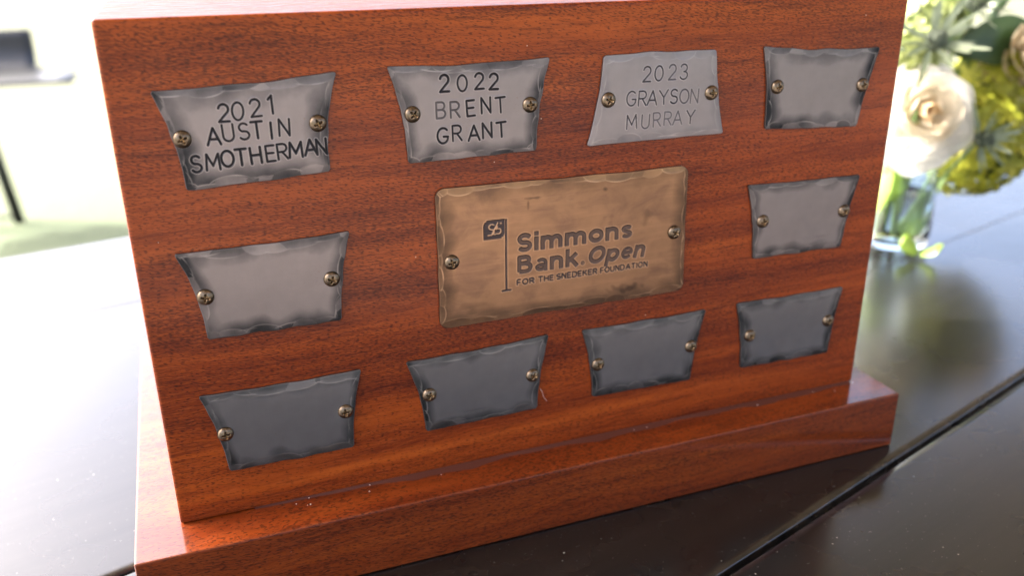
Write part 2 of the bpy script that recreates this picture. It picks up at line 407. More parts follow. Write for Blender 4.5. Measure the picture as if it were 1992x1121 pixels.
# ---------- stamped and etched strokes
def arc(cx, cy, rx, ry, a0, a1, n=12):
    return [(cx+rx*math.cos(R(a0+(a1-a0)*i/n)), cy+ry*math.sin(R(a0+(a1-a0)*i/n))) for i in range(n+1)]
GL = {
 '0': (.62, [arc(.31, .5, .31, .5, 0, 360, 24)]),
 'O': (.74, [arc(.37, .5, .37, .5, 0, 360, 24)]),
 '1': (.22, [[(0, .80), (.2, 1), (.2, 0)]]),
 '2': (.58, [arc(.29, .71, .27, .29, 165, -35, 12) + [(.0, .0), (.58, .0)]]),
 '3': (.56, [arc(.26, .75, .25, .25, 160, -90, 12), arc(.26, .26, .29, .26, 90, -160, 12)]),
 'A': (.76, [[(0, 0), (.38, 1), (.76, 0)], [(.15, .33), (.61, .33)]]),
 'B': (.60, [[(0, 0), (0, 1), (.33, 1)] + arc(.33, .76, .22, .24, 90, -90, 8) + [(0, .52)], [(.33, .52)] + arc(.34, .26, .26, .26, 90, -90, 8) + [(0, 0)]]),
 'D': (.68, [[(0, 0), (0, 1), (.28, 1)] + arc(.28, .5, .4, .5, 90, -90, 12) + [(0, 0)]]),
 'E': (.52, [[(.52, 1), (0, 1), (0, 0), (.52, 0)], [(0, .52), (.45, .52)]]),
 'F': (.50, [[(.50, 1), (0, 1), (0, 0)], [(0, .48), (.43, .48)]]),
 'G': (.74, [arc(.38, .5, .38, .5, 48, 325, 18) + [(.72, .44), (.42, .44)]]),
 'H': (.62, [[(0, 0), (0, 1)], [(.62, 0), (.62, 1)], [(0, .52), (.62, .52)]]),
 'I': (.02, [[(.01, 0), (.01, 1)]]),
 'K': (.60, [[(0, 0), (0, 1)], [(.56, 1), (0, .36)], [(.2, .58), (.60, 0)]]),
 'M': (.82, [[(0, 0), (.06, 1), (.41, .25), (.76, 1), (.82, 0)]]),
 'N': (.62, [[(0, 0), (0, 1), (.62, 0), (.62, 1)]]),
 'R': (.60, [[(0, 0), (0, 1), (.33, 1)] + arc(.33, .74, .25, .26, 90, -90, 8) + [(0, .48)], [(.28, .48), (.60, 0)]]),
 'S': (.58, [arc(.29, .75, .26, .25, 32, 250, 12) + arc(.29, .255, .29, .255, 82, -150, 12)]),
 'T': (.66, [[(0, 1), (.66, 1)], [(.33, 1), (.33, 0)]]),
 'U': (.62, [[(0, 1), (0, .31)] + arc(.31, .31, .31, .31, 180, 360, 12) + [(.62, 1)]]),
 'Y': (.70, [[(0, 1), (.35, .48), (.70, 1)], [(.35, .48), (.35, 0)]]),
}
# heavy lower-case set, cap height 1, centre lines of a 0.21 wide stroke
T = .105
GB = {
 'S': (.72, [arc(.36, .69, .245, .205, 22, 250, 12) + arc(.36, .30, .255, .20, 75, -155, 12)]),
 'i': (.21, [[(T, 0), (T, .73)], [(T, .82), (T, 1.02)]]),
 'm': (1.08, [[(T, 0), (T, .73)], [(T, .40)] + arc(.33, .42, .20, .21, 165, 0, 9) + [(.53, 0)], [(.55, .40)] + arc(.76, .42, .20, .21, 165, 0, 9) + [(.96, 0)]]),
 'n': (.70, [[(T, 0), (T, .73)], [(T, .40)] + arc(.35, .42, .22, .21, 165, 0, 9) + [(.57, 0)]]),
 'o': (.76, [arc(.38, .365, .275, .265, 0, 360, 24)]),
 's': (.60, [arc(.30, .52, .19, .12, 20, 250, 10) + arc(.30, .225, .20, .125, 80, -155, 10)]),
 'B': (.76, [[(T, T), (T, 1-T), (.42, 1-T)] + arc(.42, .725, .16, .17, 90, -90, 8) + [(T, .535)], [(.44, .52)] + arc(.46, .31, .19, .205, 90, -90, 8) + [(T, T)]]),
 'a': (.66, [[(.55, 0), (.55, .42)] + arc(.34, .44, .21, .19, 0, 140, 10), arc(.31, .22, .20, .125, 0, 360, 20)]),
 'k': (.70, [[(T, 0), (T, 1.0)], [(T, .28), (.56, .72)], [(.27, .44), (.60, 0.0)]]),
 'O': (1.00, [arc(.50, .5, .385, .395, 0, 360, 28)]),
 'p': (.78, [[(T, -.26), (T, .73)], arc(.40, .365, .27, .265, 0, 360, 22)]),
 'e': (.74, [[(.12, .37), (.63, .37)] + arc(.38, .365, .265, .265, 5, 320, 18)]),
}
def place(glyphs, ch, x, y, h, r, hx=None, rotd=0.0, shear=0.0, butt=False, centre=True, depth=1.0):
    wd, sts = glyphs[ch]; hx = hx or h; out = []
    c, s = math.cos(R(rotd)), math.sin(R(rotd))
    for st in sts:
        P = []
        for (px, py) in st:
            if centre: qx, qy = (px-wd/2)*hx, (py-.5)*h
            else: qx, qy = px*hx, py*h
            qx += shear*qy
            P.append((x + c*qx - s*qy, y + s*qx + c*qy))
        out.append((P, r, butt, depth))
    return out

def sd_strokes(X, Z, strokes):
    """signed distance to the union of the strokes (negative inside), and stroke depth"""
    D = np.full(X.shape, 9e9); K = np.ones(X.shape)
    for P, r, butt, dep in strokes:
        A = np.array(P); m = r + 1.2
        x0, z0 = A.min(0) - m; x1, z1 = A.max(0) + m
        msk = (X > x0) & (X < x1) & (Z > z0) & (Z < z1)
        if not msk.any(): continue
        x, z = X[msk], Z[msk]; d = np.full(x.shape, 9e9)
        nseg = len(P)-1
        closed = nseg > 3 and abs(A[0]-A[-1]).sum() < 1e-6
        for k in range(nseg):
            a, b = A[k], A[k+1]; ab = b-a; L2 = ab@ab
            if L2 < 1e-12: continue
            t = ((x-a[0])*ab[0] + (z-a[1])*ab[1])/L2
            tc_ = np.clip(t, 0, 1)
            dd = np.hypot(x-a[0]-tc_*ab[0], z-a[1]-tc_*ab[1]) - r
            if butt and not closed:
                L = math.sqrt(L2)
                if k == 0: dd = np.maximum(dd, -t*L)
                if k == nseg-1: dd = np.maximum(dd, (t-1)*L)
            d = np.minimum(d, dd)
        old = D[msk]; kk = K[msk]
        kk = np.where(d < old, dep, kk); D[msk] = np.minimum(old, d); K[msk] = kk
    return D, K

def sstep(a, b, x):
    t = np.clip((x-a)/(b-a), 0, 1); return t*t*(3-2*t)

def smooth_noise(X, Z, scale, rng, amp=1.0):
    out = 0
    for k in range(6):
        th = rng.uniform(0, 6.28); f = scale*rng.uniform(0.6, 1.6); ph = rng.uniform(0, 6.28)
        out = out + np.sin((X*math.cos(th)+Z*math.sin(th))*f + ph)
    return out*amp/2.45

def edge_curve(p, q, bow, n, rng, wob):
    """points from p to q with a bow to the right-hand side of p->q and a wobble (mm)"""
    t = np.linspace(0, 1, n); p = np.array(p, float); q = np.array(q, float)
    d = q-p; L = np.hypot(*d); nr = np.array([d[1], -d[0]])/L
    off = bow*4*t*(1-t)
    for k in range(5):
        off = off + wob*rng.uniform(-1, 1)*np.sin(math.pi*t*rng.randint(2, 9)+0) * np.sin(math.pi*t)
    return p + t[:, None]*d + off[:, None]*nr

def make_plate(corners, bows, res, seed, mat, name='name_plate', strokes=(), raised=(), thick=1.3, dents=(8, 5), dent_depth=1.0,
               round_c=1.0, edge_dark=7.0, dark_amt=1.0, stamp_depth=0.35, flat_ink=False, patch=(), label=None):
    """corners TL, TR, BR, BL in mm on the face; a hammered plate as one mesh, 1 object, parented to the trophy"""
    rng = np.random.RandomState(seed)
    TL, TRc, BR, BL = [np.array(c, float) for c in corners]
    nu = int(np.hypot(*(TRc-TL))/res)+1; nv = int(np.hypot(*(BL-TL))/res)+1
    top = edge_curve(TL, TRc, bows[0], nu, rng, .22); rgt = edge_curve(TRc, BR, bows[1], nv, rng, .14)
    bot = edge_curve(BR, BL, bows[2], nu, rng, .22)[::-1]; lft = edge_curve(BL, TL, bows[3], nv, rng, .14)[::-1]
    u = np.linspace(0, 1, nu)[None, :, None]; v = np.linspace(0, 1, nv)[:, None, None]
    G = (1-v)*top[None] + v*bot[None] + (1-u)*lft[:, None] + u*rgt[:, None] \
        - ((1-u)*(1-v)*TL + u*(1-v)*TRc + (1-u)*v*BL + u*v*BR)
    # rounded corners: pull the corner points in
    X = G[..., 0].copy(); Z = G[..., 1].copy()
    U = u[..., 0]*np.ones((nv, 1)); V = v[..., 0]*np.ones((1, nu))
    Wm = np.hypot(*(TRc-TL)); Hm = np.hypot(*(BL-TL))
    if round_c > 0:
        rc = round_c
        for cu, cv in ((0, 0), (1, 0), (1, 1), (0, 1)):
            a = np.abs(U-cu)*Wm; b = np.abs(V-cv)*Hm
            mk = (a < rc) & (b < rc)
            # map the square corner to a rounded one
            aa = rc-a[mk]; bb = rc-b[mk]; m_ = np.maximum(aa, bb); h_ = np.hypot(aa, bb)+1e-9
            f = m_/h_
            na, nb = rc-aa*f, rc-bb*f
            C0 = [TL, TRc, BR, BL][[(0, 0), (1, 0), (1, 1), (0, 1)].index((cu, cv))]
            du = (top[4]-top[0] if cu == 0 else top[-5]-top[-1]) if cv == 0 else (bot[4]-bot[0] if cu == 0 else bot[-5]-bot[-1])
            dv = (lft[4]-lft[0] if cv == 0 else lft[-5]-lft[-1]) if cu == 0 else (rgt[4]-rgt[0] if cv == 0 else rgt[-5]-rgt[-1])
            du = du/np.hypot(*du); dv = dv/np.hypot(*dv)
            X[mk] += (na-a[mk])*du[0] + (nb-b[mk])*dv[0]
            Z[mk] += (na-a[mk])*du[1] + (nb-b[mk])*dv[1]
    # distances to each edge
    def dist_to(curve):
        c = curve[::max(1, len(curve)//40)]; c = np.vstack([c, curve[-1]])
        d = np.full(X.shape, 9e9); s = np.zeros(X.shape); acc = 0
        for k in range(len(c)-1):
            ab = c[k+1]-c[k]; L = np.hypot(*ab)
            if L < 1e-9: continue
            t = np.clip(((X-c[k][0])*ab[0]+(Z-c[k][1])*ab[1])/L/L, 0, 1)
            dd = np.hypot(X-c[k][0]-t*ab[0], Z-c[k][1]-t*ab[1])
            m_ = dd < d; s[m_] = (acc+t*L)[m_]; d[m_] = dd[m_]; acc += L
        return d, s, acc
    rims = []; tone = np.zeros(X.shape); edged = np.zeros(X.shape); Hh = np.zeros(X.shape); dmin = np.full(X.shape, 9e9); cut = np.full(X.shape, 9e9)
    for ei, cv_ in enumerate((top, rgt, bot, lft)):
        d, s, L = dist_to(cv_); dmin = np.minimum(dmin, d)
        amt = (.62, 1.0, .90, 1.0)[ei]; edged = np.maximum(edged, amt*(1-sstep(0.5, edge_dark*1.4, d + smooth_noise(X, Z, .32, rng, 1.3))))
        n = dents[0] if ei in (0, 2) else dents[1]
        pos = 0.0; step = L/n
        for k in range(n+1):
            c0 = pos + rng.uniform(-.25, .25)*step; wdt = step*rng.uniform(.65, 1.15); e = rng.uniform(1.6, 4.6)
            if ei in (1, 3): e *= 0.8
            pos += step
            slope = rng.uniform(.02, .085)*dent_depth
            un = np.clip(np.abs(s-c0)/wdt, 0, 1.2)
            reach = e*np.sqrt(np.clip(1-un*un, 0, 1)) - 3.0*np.clip(un-1, 0, 1)
            # concave scoop
            q_ = reach-d
            h = -slope*q_*(1.0 - 0.35*np.clip(q_/e, 0, 1)) - 0.018*np.clip(q_/0.4, 0, 1) + 0.04*dent_depth*un*un
            h = np.where(q_ > 0, np.minimum(h, 0), 0.0)
            win = (h < Hh-1e-6) & (q_ > 0); tone[win] = rng.uniform(-.45, .16); Hh = np.minimum(Hh, h)
            rims.append((np.exp(-(q_/0.26)**2)*(un < 1.0), rng.uniform(.25, 1.0)))
    # a few shallow hits further in
    for k in range(3):
        cx = X.min() + rng.uniform(.1, .9)*(X.max()-X.min()); e_ = rng.choice([0.16, 0.84])
        cz = Z.min() + e_*(Z.max()-Z.min()); rr_ = rng.uniform(3, 5)
        Hh = Hh - 0.05*np.clip(1-((X-cx)**2/rr_**2+(Z-cz)**2/(rr_*.55)**2), 0, 1)
    Hh = np.maximum(Hh, -(thick-0.35))
    gy, gx = np.gradient(Hh, res)
    lap = np.gradient(gy, res, axis=0) + np.gradient(gx, res, axis=1)
    # small blur of the convex creases = worn bright lines
    rid = np.clip(-lap*2.2-0.10, 0, 1); rid[dmin < 0.45] = 0
    k_ = np.pad(rid, 1, mode='edge'); rid = (k_[1:-1, 1:-1]*2+k_[:-2, 1:-1]+k_[2:, 1:-1]+k_[1:-1, :-2]+k_[1:-1, 2:])/4.0
    for g_, a_ in rims: rid = np.maximum(rid, .80*a_*g_*(1-sstep(.015, .07, -Hh)))
    rid = np.clip(rid*1.3, 0, 1) * np.clip(0.55+smooth_noise(X, Z, .5, rng, .5), 0.1, 1)
    # thin worn rim
    rid = np.maximum(rid, 0.42*(1-sstep(0.08, 0.34, dmin)))
    dark = edged*dark_amt*np.clip(.95+smooth_noise(X, Z, .13, rng, .30), .45, 1.0)
    dark = np.clip(dark + tone*(.35+.65*dark_amt)*sstep(.004, .03, -Hh) - 0.15*rid + np.clip(-Hh, 0, .2)*0.5*dark_amt, 0, 1)
    for cx, cz, rx, rz, am in patch:
        dark = np.maximum(dark, am*np.clip(1.25-np.hypot((X-cx)/rx, (Z-cz)/rz)+smooth_noise(X, Z, 1.2, rng, .25), 0, 1))
    Hh = Hh + smooth_noise(X, Z, .11, rng, .05)
    ink = np.zeros(X.shape)
    if strokes:
        D, K = sd_strokes(X, Z, strokes)
        if flat_ink:                       # etched logo: flat floor, dark walls
            inside = 1-sstep(-0.10, 0.10, D)
            if raised:
                D2, K2 = sd_strokes(X, Z, raised); inside = inside*sstep(-0.08, 0.12, D2)
                rim2 = np.exp(-(D2/0.22)**2)*inside
            Hh = Hh - stamp_depth*inside + 0.05*np.exp(-((D-0.35)/0.25)**2)
            wall = np.exp(-((D+0.12)/0.20)**2)
            emb = (D2 < 0.02) if raised else None
            ink = np.clip(inside*0.72 + wall*0.6, 0, 1)
            rid = np.maximum(rid*(D > 0.3), 0.75*np.exp(-((D-0.42)/0.22)**2))
            if raised: rid[emb] = 1.0; ink[emb] = 0.0; dark[emb] = 0.0
        else:                              # punched letters: rounded groove with a raised burr
            prof = np.clip(-D/0.32, 0, 1)
            Hh = Hh - stamp_depth*prof*K + 0.13*np.exp(-((D-0.26)/0.2)**2)*K
            ink = (1-sstep(-0.16, 0.20, D))*np.clip(K*1.15, 0, 1)
            rid = np.maximum(rid, 0.95*K*np.exp(-((D-0.34)/0.16)**2)*(D > 0.12))
    Y = -(thick + Hh)
    # mesh: grid, a wall down to the wood
    nV = nu*nv
    co = np.stack([X, Y, Z], -1).reshape(-1, 3)
    idx = np.arange(nV).reshape(nv, nu)
    F = np.stack([idx[:-1, :-1], idx[1:, :-1], idx[1:, 1:], idx[:-1, 1:]], -1).reshape(-1, 4)
    per = np.concatenate([idx[0, :], idx[1:, -1], idx[-1, -2::-1], idx[-2:0:-1, 0]])
    wallv = co[per].copy(); wallv[:, 1] = -0.05
    pin = np.arange(len(per)) + nV
    nx = np.roll(np.arange(len(per)), -1)
    WF = np.stack([per, per[nx], pin[nx], pin], -1)
    co = np.vstack([co, wallv]); F = np.vstack([F, WF])
    co = co/1000.0
    cen = co.mean(0); cen[1] = 0
    co = co-cen
    me = bpy.data.meshes.new(name)
    me.vertices.add(len(co)); me.vertices.foreach_set('co', co.astype(np.float32).ravel())
    me.loops.add(F.size); me.loops.foreach_set('vertex_index', F.astype(np.int32).ravel())
    me.polygons.add(len(F)); me.polygons.foreach_set('loop_start', np.arange(0, F.size, 4, dtype=np.int32))
    me.update(calc_edges=True)
    sm = np.ones(len(F), bool); sm[-len(WF):] = False
    me.polygons.foreach_set('use_smooth', sm)
    colr = np.zeros((len(co), 4), np.float32); colr[:, 3] = 1
    colr[:nV, 0] = dark.ravel(); colr[:nV, 1] = rid.ravel(); colr[:nV, 2] = ink.ravel()
    colr[nV:, 0] = dark_amt*0.8; colr[nV:, 1] = 0.1
    ca_ = me.color_attributes.new('wear', 'FLOAT_COLOR', 'POINT'); ca_.data.foreach_set('color', colr.ravel())
    me.materials.append(mat); me.update()
    o = link(name, me, trophy, Vector(cen) - TR)
    if label: o['label'] = label
    return o, Vector(cen)*1000

# ---------- screw
def screw_mesh():
    nr, na = 26, 60; Rr = 3.75
    verts = []; faces = []; col = []
    for i in range(nr+1):
        rr = Rr*(i/nr)
        for j in range(na):
            a = 2*math.pi*j/na; x, z = rr*math.cos(a), rr*math.sin(a)
            h = 0.35 + 2.15*math.sqrt(max(0, 1-(rr/Rr)**2*0.985))
            # Phillips recess
            ax, az = abs(x), abs(z); arm = max(min(ax, az)-0.45, max(ax, az)-2.0)
            core = math.hypot(x, z)-0.95
            d = min(arm, core)
            t = max(0, min(1, (0.12-d)/0.34)); dep = t*t*(3-2*t)*(1.35 if rr < 1.3 else 1.35*max(0.25, 1-(rr-1.3)/1.1))
            verts.append((x/1000, -(h-dep)/1000, z/1000))
            inside = 1.0 if t > .85 else 0.0; lip = max(0, 1-abs(t-.35)/.4)
            col.append((inside*0.9, max(lip*0.55, 0.45 if (t > .6 and math.sin(a*3+1) > 0.55) else 0), 0, 1))
    for i in range(nr):
        for j in range(na):
            a, b = i*na+j, i*na+(j+1) % na
            if i == 0: faces.append((a+0, b+na, a+na)) if False else faces.append((a, a+na, b+na, b))
            else: faces.append((a, a+na, b+na, b))
    base = len(verts)
    for j in range(na):
        a = 2*math.pi*j/na; verts.append((Rr*math.cos(a)/1000, 0.0001, Rr*math.sin(a)/1000)); col.append((0.6, 0, 0, 1))
    for j in range(na): faces.append((nr*na+j, base+j, base+(j+1) % na, nr*na+(j+1) % na))
    me = pydata('screw', verts, faces, M['screw'], True)
    c_ = me.color_attributes.new('wear', 'FLOAT_COLOR', 'POINT')
    c_.data.foreach_set('color', np.array(col, np.float32).ravel())
    bm = bmesh.new(); bm.from_mesh(me); bmesh.ops.remove_doubles(bm, verts=bm.verts, dist=1e-6)
    bmesh.ops.recalc_face_normals(bm, faces=bm.faces); bm.to_mesh(me); bm.free()
    for p in me.polygons: p.use_smooth = True
    return me
SCREW = screw_mesh(); srnd = random.Random(5)
def add_screw(plate, cen, x, z, thick=1.05):
    o = link('screw', SCREW, plate, ((x-cen[0])/1000, -thick/1000, (z-cen[2])/1000))
    o.rotation_euler = (R(srnd.uniform(-4, 4)), R(srnd.uniform(0, 90)), R(srnd.uniform(-4, 4)))
    return o

def line_of(chars, pts, h, r, rnd, hx=None, deps=None):
    out = []
    for k, (ch, (x, z)) in enumerate(zip(chars, pts)):
        out += place(GL, ch, x, z, h*rnd.uniform(.97, 1.03), r*rnd.uniform(.9, 1.12), hx=hx or h, rotd=rnd.uniform(-3, 3),
                     depth=(deps[k] if deps else rnd.uniform(.8, 1.0)))
    return out
rn = random.Random(3)
S1 = line_of('2021', [(44.3, 232.3), (50.0, 232.6), (57.2, 233.5), (63.5, 234.4)], 7.3, .40, rn) \
   + line_of('AUSTIN', [(39.1, 222.9), (45.1, 223.9), (51.5, 224.0), (56.9, 224.2), (62.7, 223.5), (68.2, 224.4)], 6.9, .40, rn) \
   + line_of('SMOTHERMAN', [(30.8, 211.9), (37.5, 212.2), (43.5, 213.0), (49.1, 213.2), (55.2, 213.4), (61.3, 213.7), (66.4, 214.1), (72.1, 214.4), (78.4, 214.9), (83.2, 214.8)], 6.7, .42, rn)
S2 = line_of('2022', [(140.1, 238.6), (148.5, 238.1), (156.6, 238.6), (163.6, 238.0)], 7.2, .40, rn) \
   + line_of('BRENT', [(138.0, 226.7), (144.7, 226.5), (152.2, 226.6), (159.6, 227.4), (166.7, 227.1)], 7.0, .38, rn, deps=[.55, .6, 1, .9, 1]) \
   + line_of('GRANT', [(138.5, 215.0), (145.3, 215.7), (153.5, 215.1), (160.0, 215.8), (167.0, 215.6)], 7.0, .40, rn)
S3 = line_of('2023', [(243.0, 236.7), (249.6, 236.7), (257.1, 236.9), (263.7, 236.7)], 7.2, .30, rn, deps=[.6, .8, .5, .6]) \
   + line_of('GRAYSON', [(235.0, 225.4), (241.1, 225.1), (246.6, 225.0), (253.0, 224.9), (258.8, 224.9), (264.7, 224.6), (270.6, 224.3)], 6.9, .29, rn, deps=[.6, .75, .7, .6, .8, .5, .45]) \
   + line_of('MURRAY', [(235.6, 214.0), (243.4, 213.5), (249.8, 214.0), (256.0, 214.1), (261.6, 214.1), (269.1, 213.9)], 6.7, .28, rn, deps=[.75, .5, .4, .42, .45, .6])
# plates: corners TL TR BR BL (mm on the face), bows outward (+) / inward (-) for top, right, bottom, left
RES = 0.27
# bows are to the right-hand side of travel TL>TR>BR>BL: right of travel is inside the plate
S3[:] = [(P, r*1.1, b, min(1, d*1.4)) for P, r, b, d in S3]
for _S in (S1, S2): _S[:] = [(P, r*1.14, b, min(1, d*1.05)) for P, r, b, d in _S]
PL = [
 (((17.0, 242.8), (92.3, 246.5), (86.2, 203.4), (25.4, 200.8)), (1.0, 2.2, -.2, 1.9), 'steel', S1, [(26.7, 222.8), (82.5, 225.1)], 8.5, 1.0, 'hammered steel plate stamped 2021 at the upper left of the block'),
 (((114.3, 247.4), (191.6, 247.4), (184.7, 204.2), (121.6, 203.6)), (1.1, 1.5, -.2, 1.9), 'steel', S2, [(124.7, 225.8), (181.4, 226.2)], 6.5, .9, 'hammered steel plate stamped 2022 in the top row'),
 (((219.2, 246.6), (281.6, 246.5), (289.2, 203.8), (211.4, 203.6)), (-.4, .9, .2, 1.4), 'steel_light', S3, [(222.3, 225.6), (280.3, 225.3)], 4.5, .45, 'light steel plate stamped 2023, widest at its bottom edge'),
 (((309.7, 246.7), (384.5, 242.9), (375.5, 200.8), (314.9, 204.0)), (1.4, .8, -.2, 1.5), 'steel', (), [(320.2, 225.7), (375.6, 223.3)], 7.5, 1.0, 'blank steel plate at the end of the top row'),
 (((16.3, 173.5), (92.5, 174.8), (85.4, 131.5), (25.0, 131.5)), (.7, 1.4, 0, 2.2), 'steel', (), [(26.6, 152.3), (82.4, 152.8)], 7.0, 1.0, 'blank grey plate left of the bronze plate'),
 (((307.7, 174.2), (383.0, 172.6), (375.7, 130.5), (315.3, 131.0)), (.5, 1.0, 0, 1.6), 'steel', (), [(319.5, 152.6), (374.5, 152.3)], 5.5, .9, 'blank steel plate right of the bronze plate'),
 (((17.1, 104.1), (92.7, 104.0), (86.1, 61.8), (25.9, 61.9)), (.8, 1.5, -.2, 1.6), 'steel_shaded', (), [(26.5, 82.5), (83.3, 82.8)], 5.5, .9, 'shade-toned blank plate at the lower left of the block'),
 (((115.0, 103.6), (192.0, 105.6), (185.4, 63.2), (123.6, 62.3)), (.9, 1.3, 0, 1.7), 'steel_shaded', (), [(126.1, 83.4), (182.6, 83.7)], 5.5, .9, 'shade-toned blank plate below the left half of the bronze plate'),
 (((211.0, 104.8), (287.4, 104.8), (280.0, 62.1), (218.1, 63.4)), (.7, 1.2, 0, 1.7), 'steel_shaded', (), [(221.0, 83.0), (279.0, 83.6)], 5.5, .95, 'shade-toned blank plate below the right half of the bronze plate'),
 (((307.4, 105.2), (381.9, 104.4), (376.5, 62.0), (314.0, 63.2)), (.5, 1.0, 0, 1.4), 'steel_shaded', (), [(318.5, 83.5), (373.6, 84.0)], 5.5, .9, 'shade-toned blank plate at the lower right of the block'),
]
for i, (cor, bows, mt, st, scr, ed, da, lab) in enumerate(PL):
    p, cen = make_plate(cor, bows, RES if st else 0.34, 11+i*7, M[mt], strokes=st, dents=(7, 5), edge_dark=ed, dark_amt=da, round_c=1.5, label=lab)
    for (x, z) in scr: add_screw(p, cen, x, z)

# bronze plate with the etched logo
BS = []
def word(txt, x, z, h, total, r, shear=0.0, gl=GB, gap=.09, butt=True):
    ws = [gl[c][0] for c in txt]; nat = sum(ws) + gap*(len(txt)-1); k = total/nat; out = []
    px = x
    for c, wd in zip(txt, ws):
        out += place(gl, c, px, z, h, r*(RS.get(c, 1) if gl is GB else 1), hx=k, shear=shear, butt=butt, centre=False)
        px += (wd+gap)*k
    return out
r_b = 1.09
RS = {'a': .76, 'e': .73, 's': .82, 'B': .92, 'S': .95, 'k': .95}
BS += word('Simmons', 174.4, 153.6, 9.6, 64.2, r_b, gl=GB)
BS += word('Bank', 174.4, 142.1, 9.6, 34.0, r_b, gl=GB)
BS += word('Open', 212.8, 142.0, 9.3, 33.2, r_b-.05, shear=.22, gl=GB)
sm = []
for wtxt, x0_, x1_ in (('FOR', 174.3, 183.4), ('THE', 185.9, 194.0), ('SNEDEKER', 196.0, 218.6), ('FOUNDATION', 220.8, 248.2)):
    sm += word(wtxt, x0_, 136.2, 2.75, x1_-x0_, .27, gl=GL, gap=.30)
BS += sm
BS += [([(168.7, 171.6), (168.5, 134.4)], .42, True, 1), ([(166.0, 134.2), (171.0, 134.3)], .36, True, 1)]
BS += [(arc(210.4, 143.2, .95, .95, 0, 360, 16), .10, False, 1), ([(210.1, 142.7), (210.1, 143.7), (210.6, 143.7), (210.6, 143.2), (210.2, 143.2), (210.7, 142.7)], .08, False, 1)]
# flag: solid shape from thick horizontal strokes, two opposite corners rounded
fl = []
zt, zb, xl, xr = 171.8, 162.2, 157.0, 167.9
nrow = 12; rr_ = (zt-zb)/nrow/2
for k in range(nrow):
    z = zb + rr_*(2*k+1); a, b = xl, xr; rc = 3.2
    if z > zt-rc: a = xl + rc - math.sqrt(max(0, rc*rc-(z-(zt-rc))**2))
    if z < zb+rc: b = xr - rc + math.sqrt(max(0, rc*rc-((zb+rc)-z)**2))
    fl.append(([(a, z), (b, z)], rr_+.02, True, 1))
BS += fl
RA = [(arc(161.3, 168.4, 1.5, 1.35, 40, 250, 8) + arc(161.2, 165.7, 1.3, 1.3, 70, -60, 6), .36, False, 1),
      ([(159.3, 164.3), (160.6, 164.3)], .36, False, 1),
      ([(161.2, 164.2), (164.4, 170.2)], .34, False, 1),
      ([(165.9, 169.9), (166.1, 169.9)], .42, False, 1),
      ([(164.2, 168.3), (163.5, 167.0)] + arc(164.6, 165.9, 1.45, 1.4, 100, -120, 8) + [(162.7, 164.4)], .36, False, 1)]
bp, bcen = make_plate(((133.6, 190.2), (269.6, 188.8), (271.2, 118.9), (133.3, 118.5)), (.4, .3, .2, .2), 0.235, 77, M['bronze'], name='logo_plate',
    strokes=BS, raised=RA, thick=1.6, dents=(13, 8), dent_depth=1.9, round_c=4.6, edge_dark=8.0, dark_amt=.72, stamp_depth=.28, flat_ink=True,
    patch=[(236, 125, 11, 3, .8), (183.5, 180.7, 4.5, .7, .6), (180.3, 178.0, .7, 2.4, .55), (150, 127, 6, 4, .5), (222, 181, 1.4, 1.2, .7), (246, 164, 3, 5, .35)],
    label='large hammered bronze plate with rounded corners and etched logo')
for (x, z) in ((140.4, 153.2), (263.4, 153.3)): add_screw(bp, bcen, x, z, 1.35)

# thin irregular dark red strip along the joint of block and base
q = NT('joint_strip'); q.P(Base_Color=(0.070, 0.020, 0.012, 1), Roughness=0.7, Specular_IOR_Level=0.2, Coat_Roughness=0.25)
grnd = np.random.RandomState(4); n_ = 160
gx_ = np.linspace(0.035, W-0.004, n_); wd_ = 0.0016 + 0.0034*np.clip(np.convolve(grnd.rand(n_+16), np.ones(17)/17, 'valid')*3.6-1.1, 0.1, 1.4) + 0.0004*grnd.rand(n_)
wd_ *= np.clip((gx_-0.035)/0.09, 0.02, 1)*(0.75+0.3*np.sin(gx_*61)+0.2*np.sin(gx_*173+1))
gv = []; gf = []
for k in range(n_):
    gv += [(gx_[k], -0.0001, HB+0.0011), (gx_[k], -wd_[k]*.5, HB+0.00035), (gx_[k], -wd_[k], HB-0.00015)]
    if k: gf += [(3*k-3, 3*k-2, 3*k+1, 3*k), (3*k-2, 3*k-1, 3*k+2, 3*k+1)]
gm = pydata('joint_strip', [Vector(v_)-TR for v_ in gv], gf, q.m, True); link('joint_strip', gm, trophy)
cr = random.Random(8); cb = bmesh.new()
for k in range(13):
    x_ = cr.uniform(.05, W) if k < 16 else cr.uniform(.1, .3); y_ = -abs(cr.gauss(.003, .004)) if k < 12 else cr.uniform(-.021, -.001)
    r_ = cr.choice([.00025, .0003, .0004, .0006 if k % 7 == 0 else .0003])
    m_ = bmesh.ops.create_icosphere(cb, subdivisions=1, radius=r_, matrix=Matrix.Translation(Vector((x_, max(y_, -.022), HB+r_*.4)) - TR))
    for v_ in m_['verts']: v_.co += Vector((cr.uniform(-1, 1), cr.uniform(-1, 1), cr.uniform(-1, 1)))*r_*.3
co_ = from_bm('crumbs', cb, M['lint'], None, TR); tag(co_, 'pale dust crumbs scattered on the ledge of the wooden base', 'crumbs', kind='stuff')

# lint on the face
lint = link('lint', tube_mesh('lint', [(0, 0, 0.0085), (0.0012, -.0002, 0.006), (0.0019, -.0001, 0.003), (0.0038, -.0003, 0.0)], 0.00009, M['lint'], 5), None, (0.1874, -0.0003, 0.066))
tag(lint, 'short pale hair stuck to the wood under the bronze plate', 'lint')

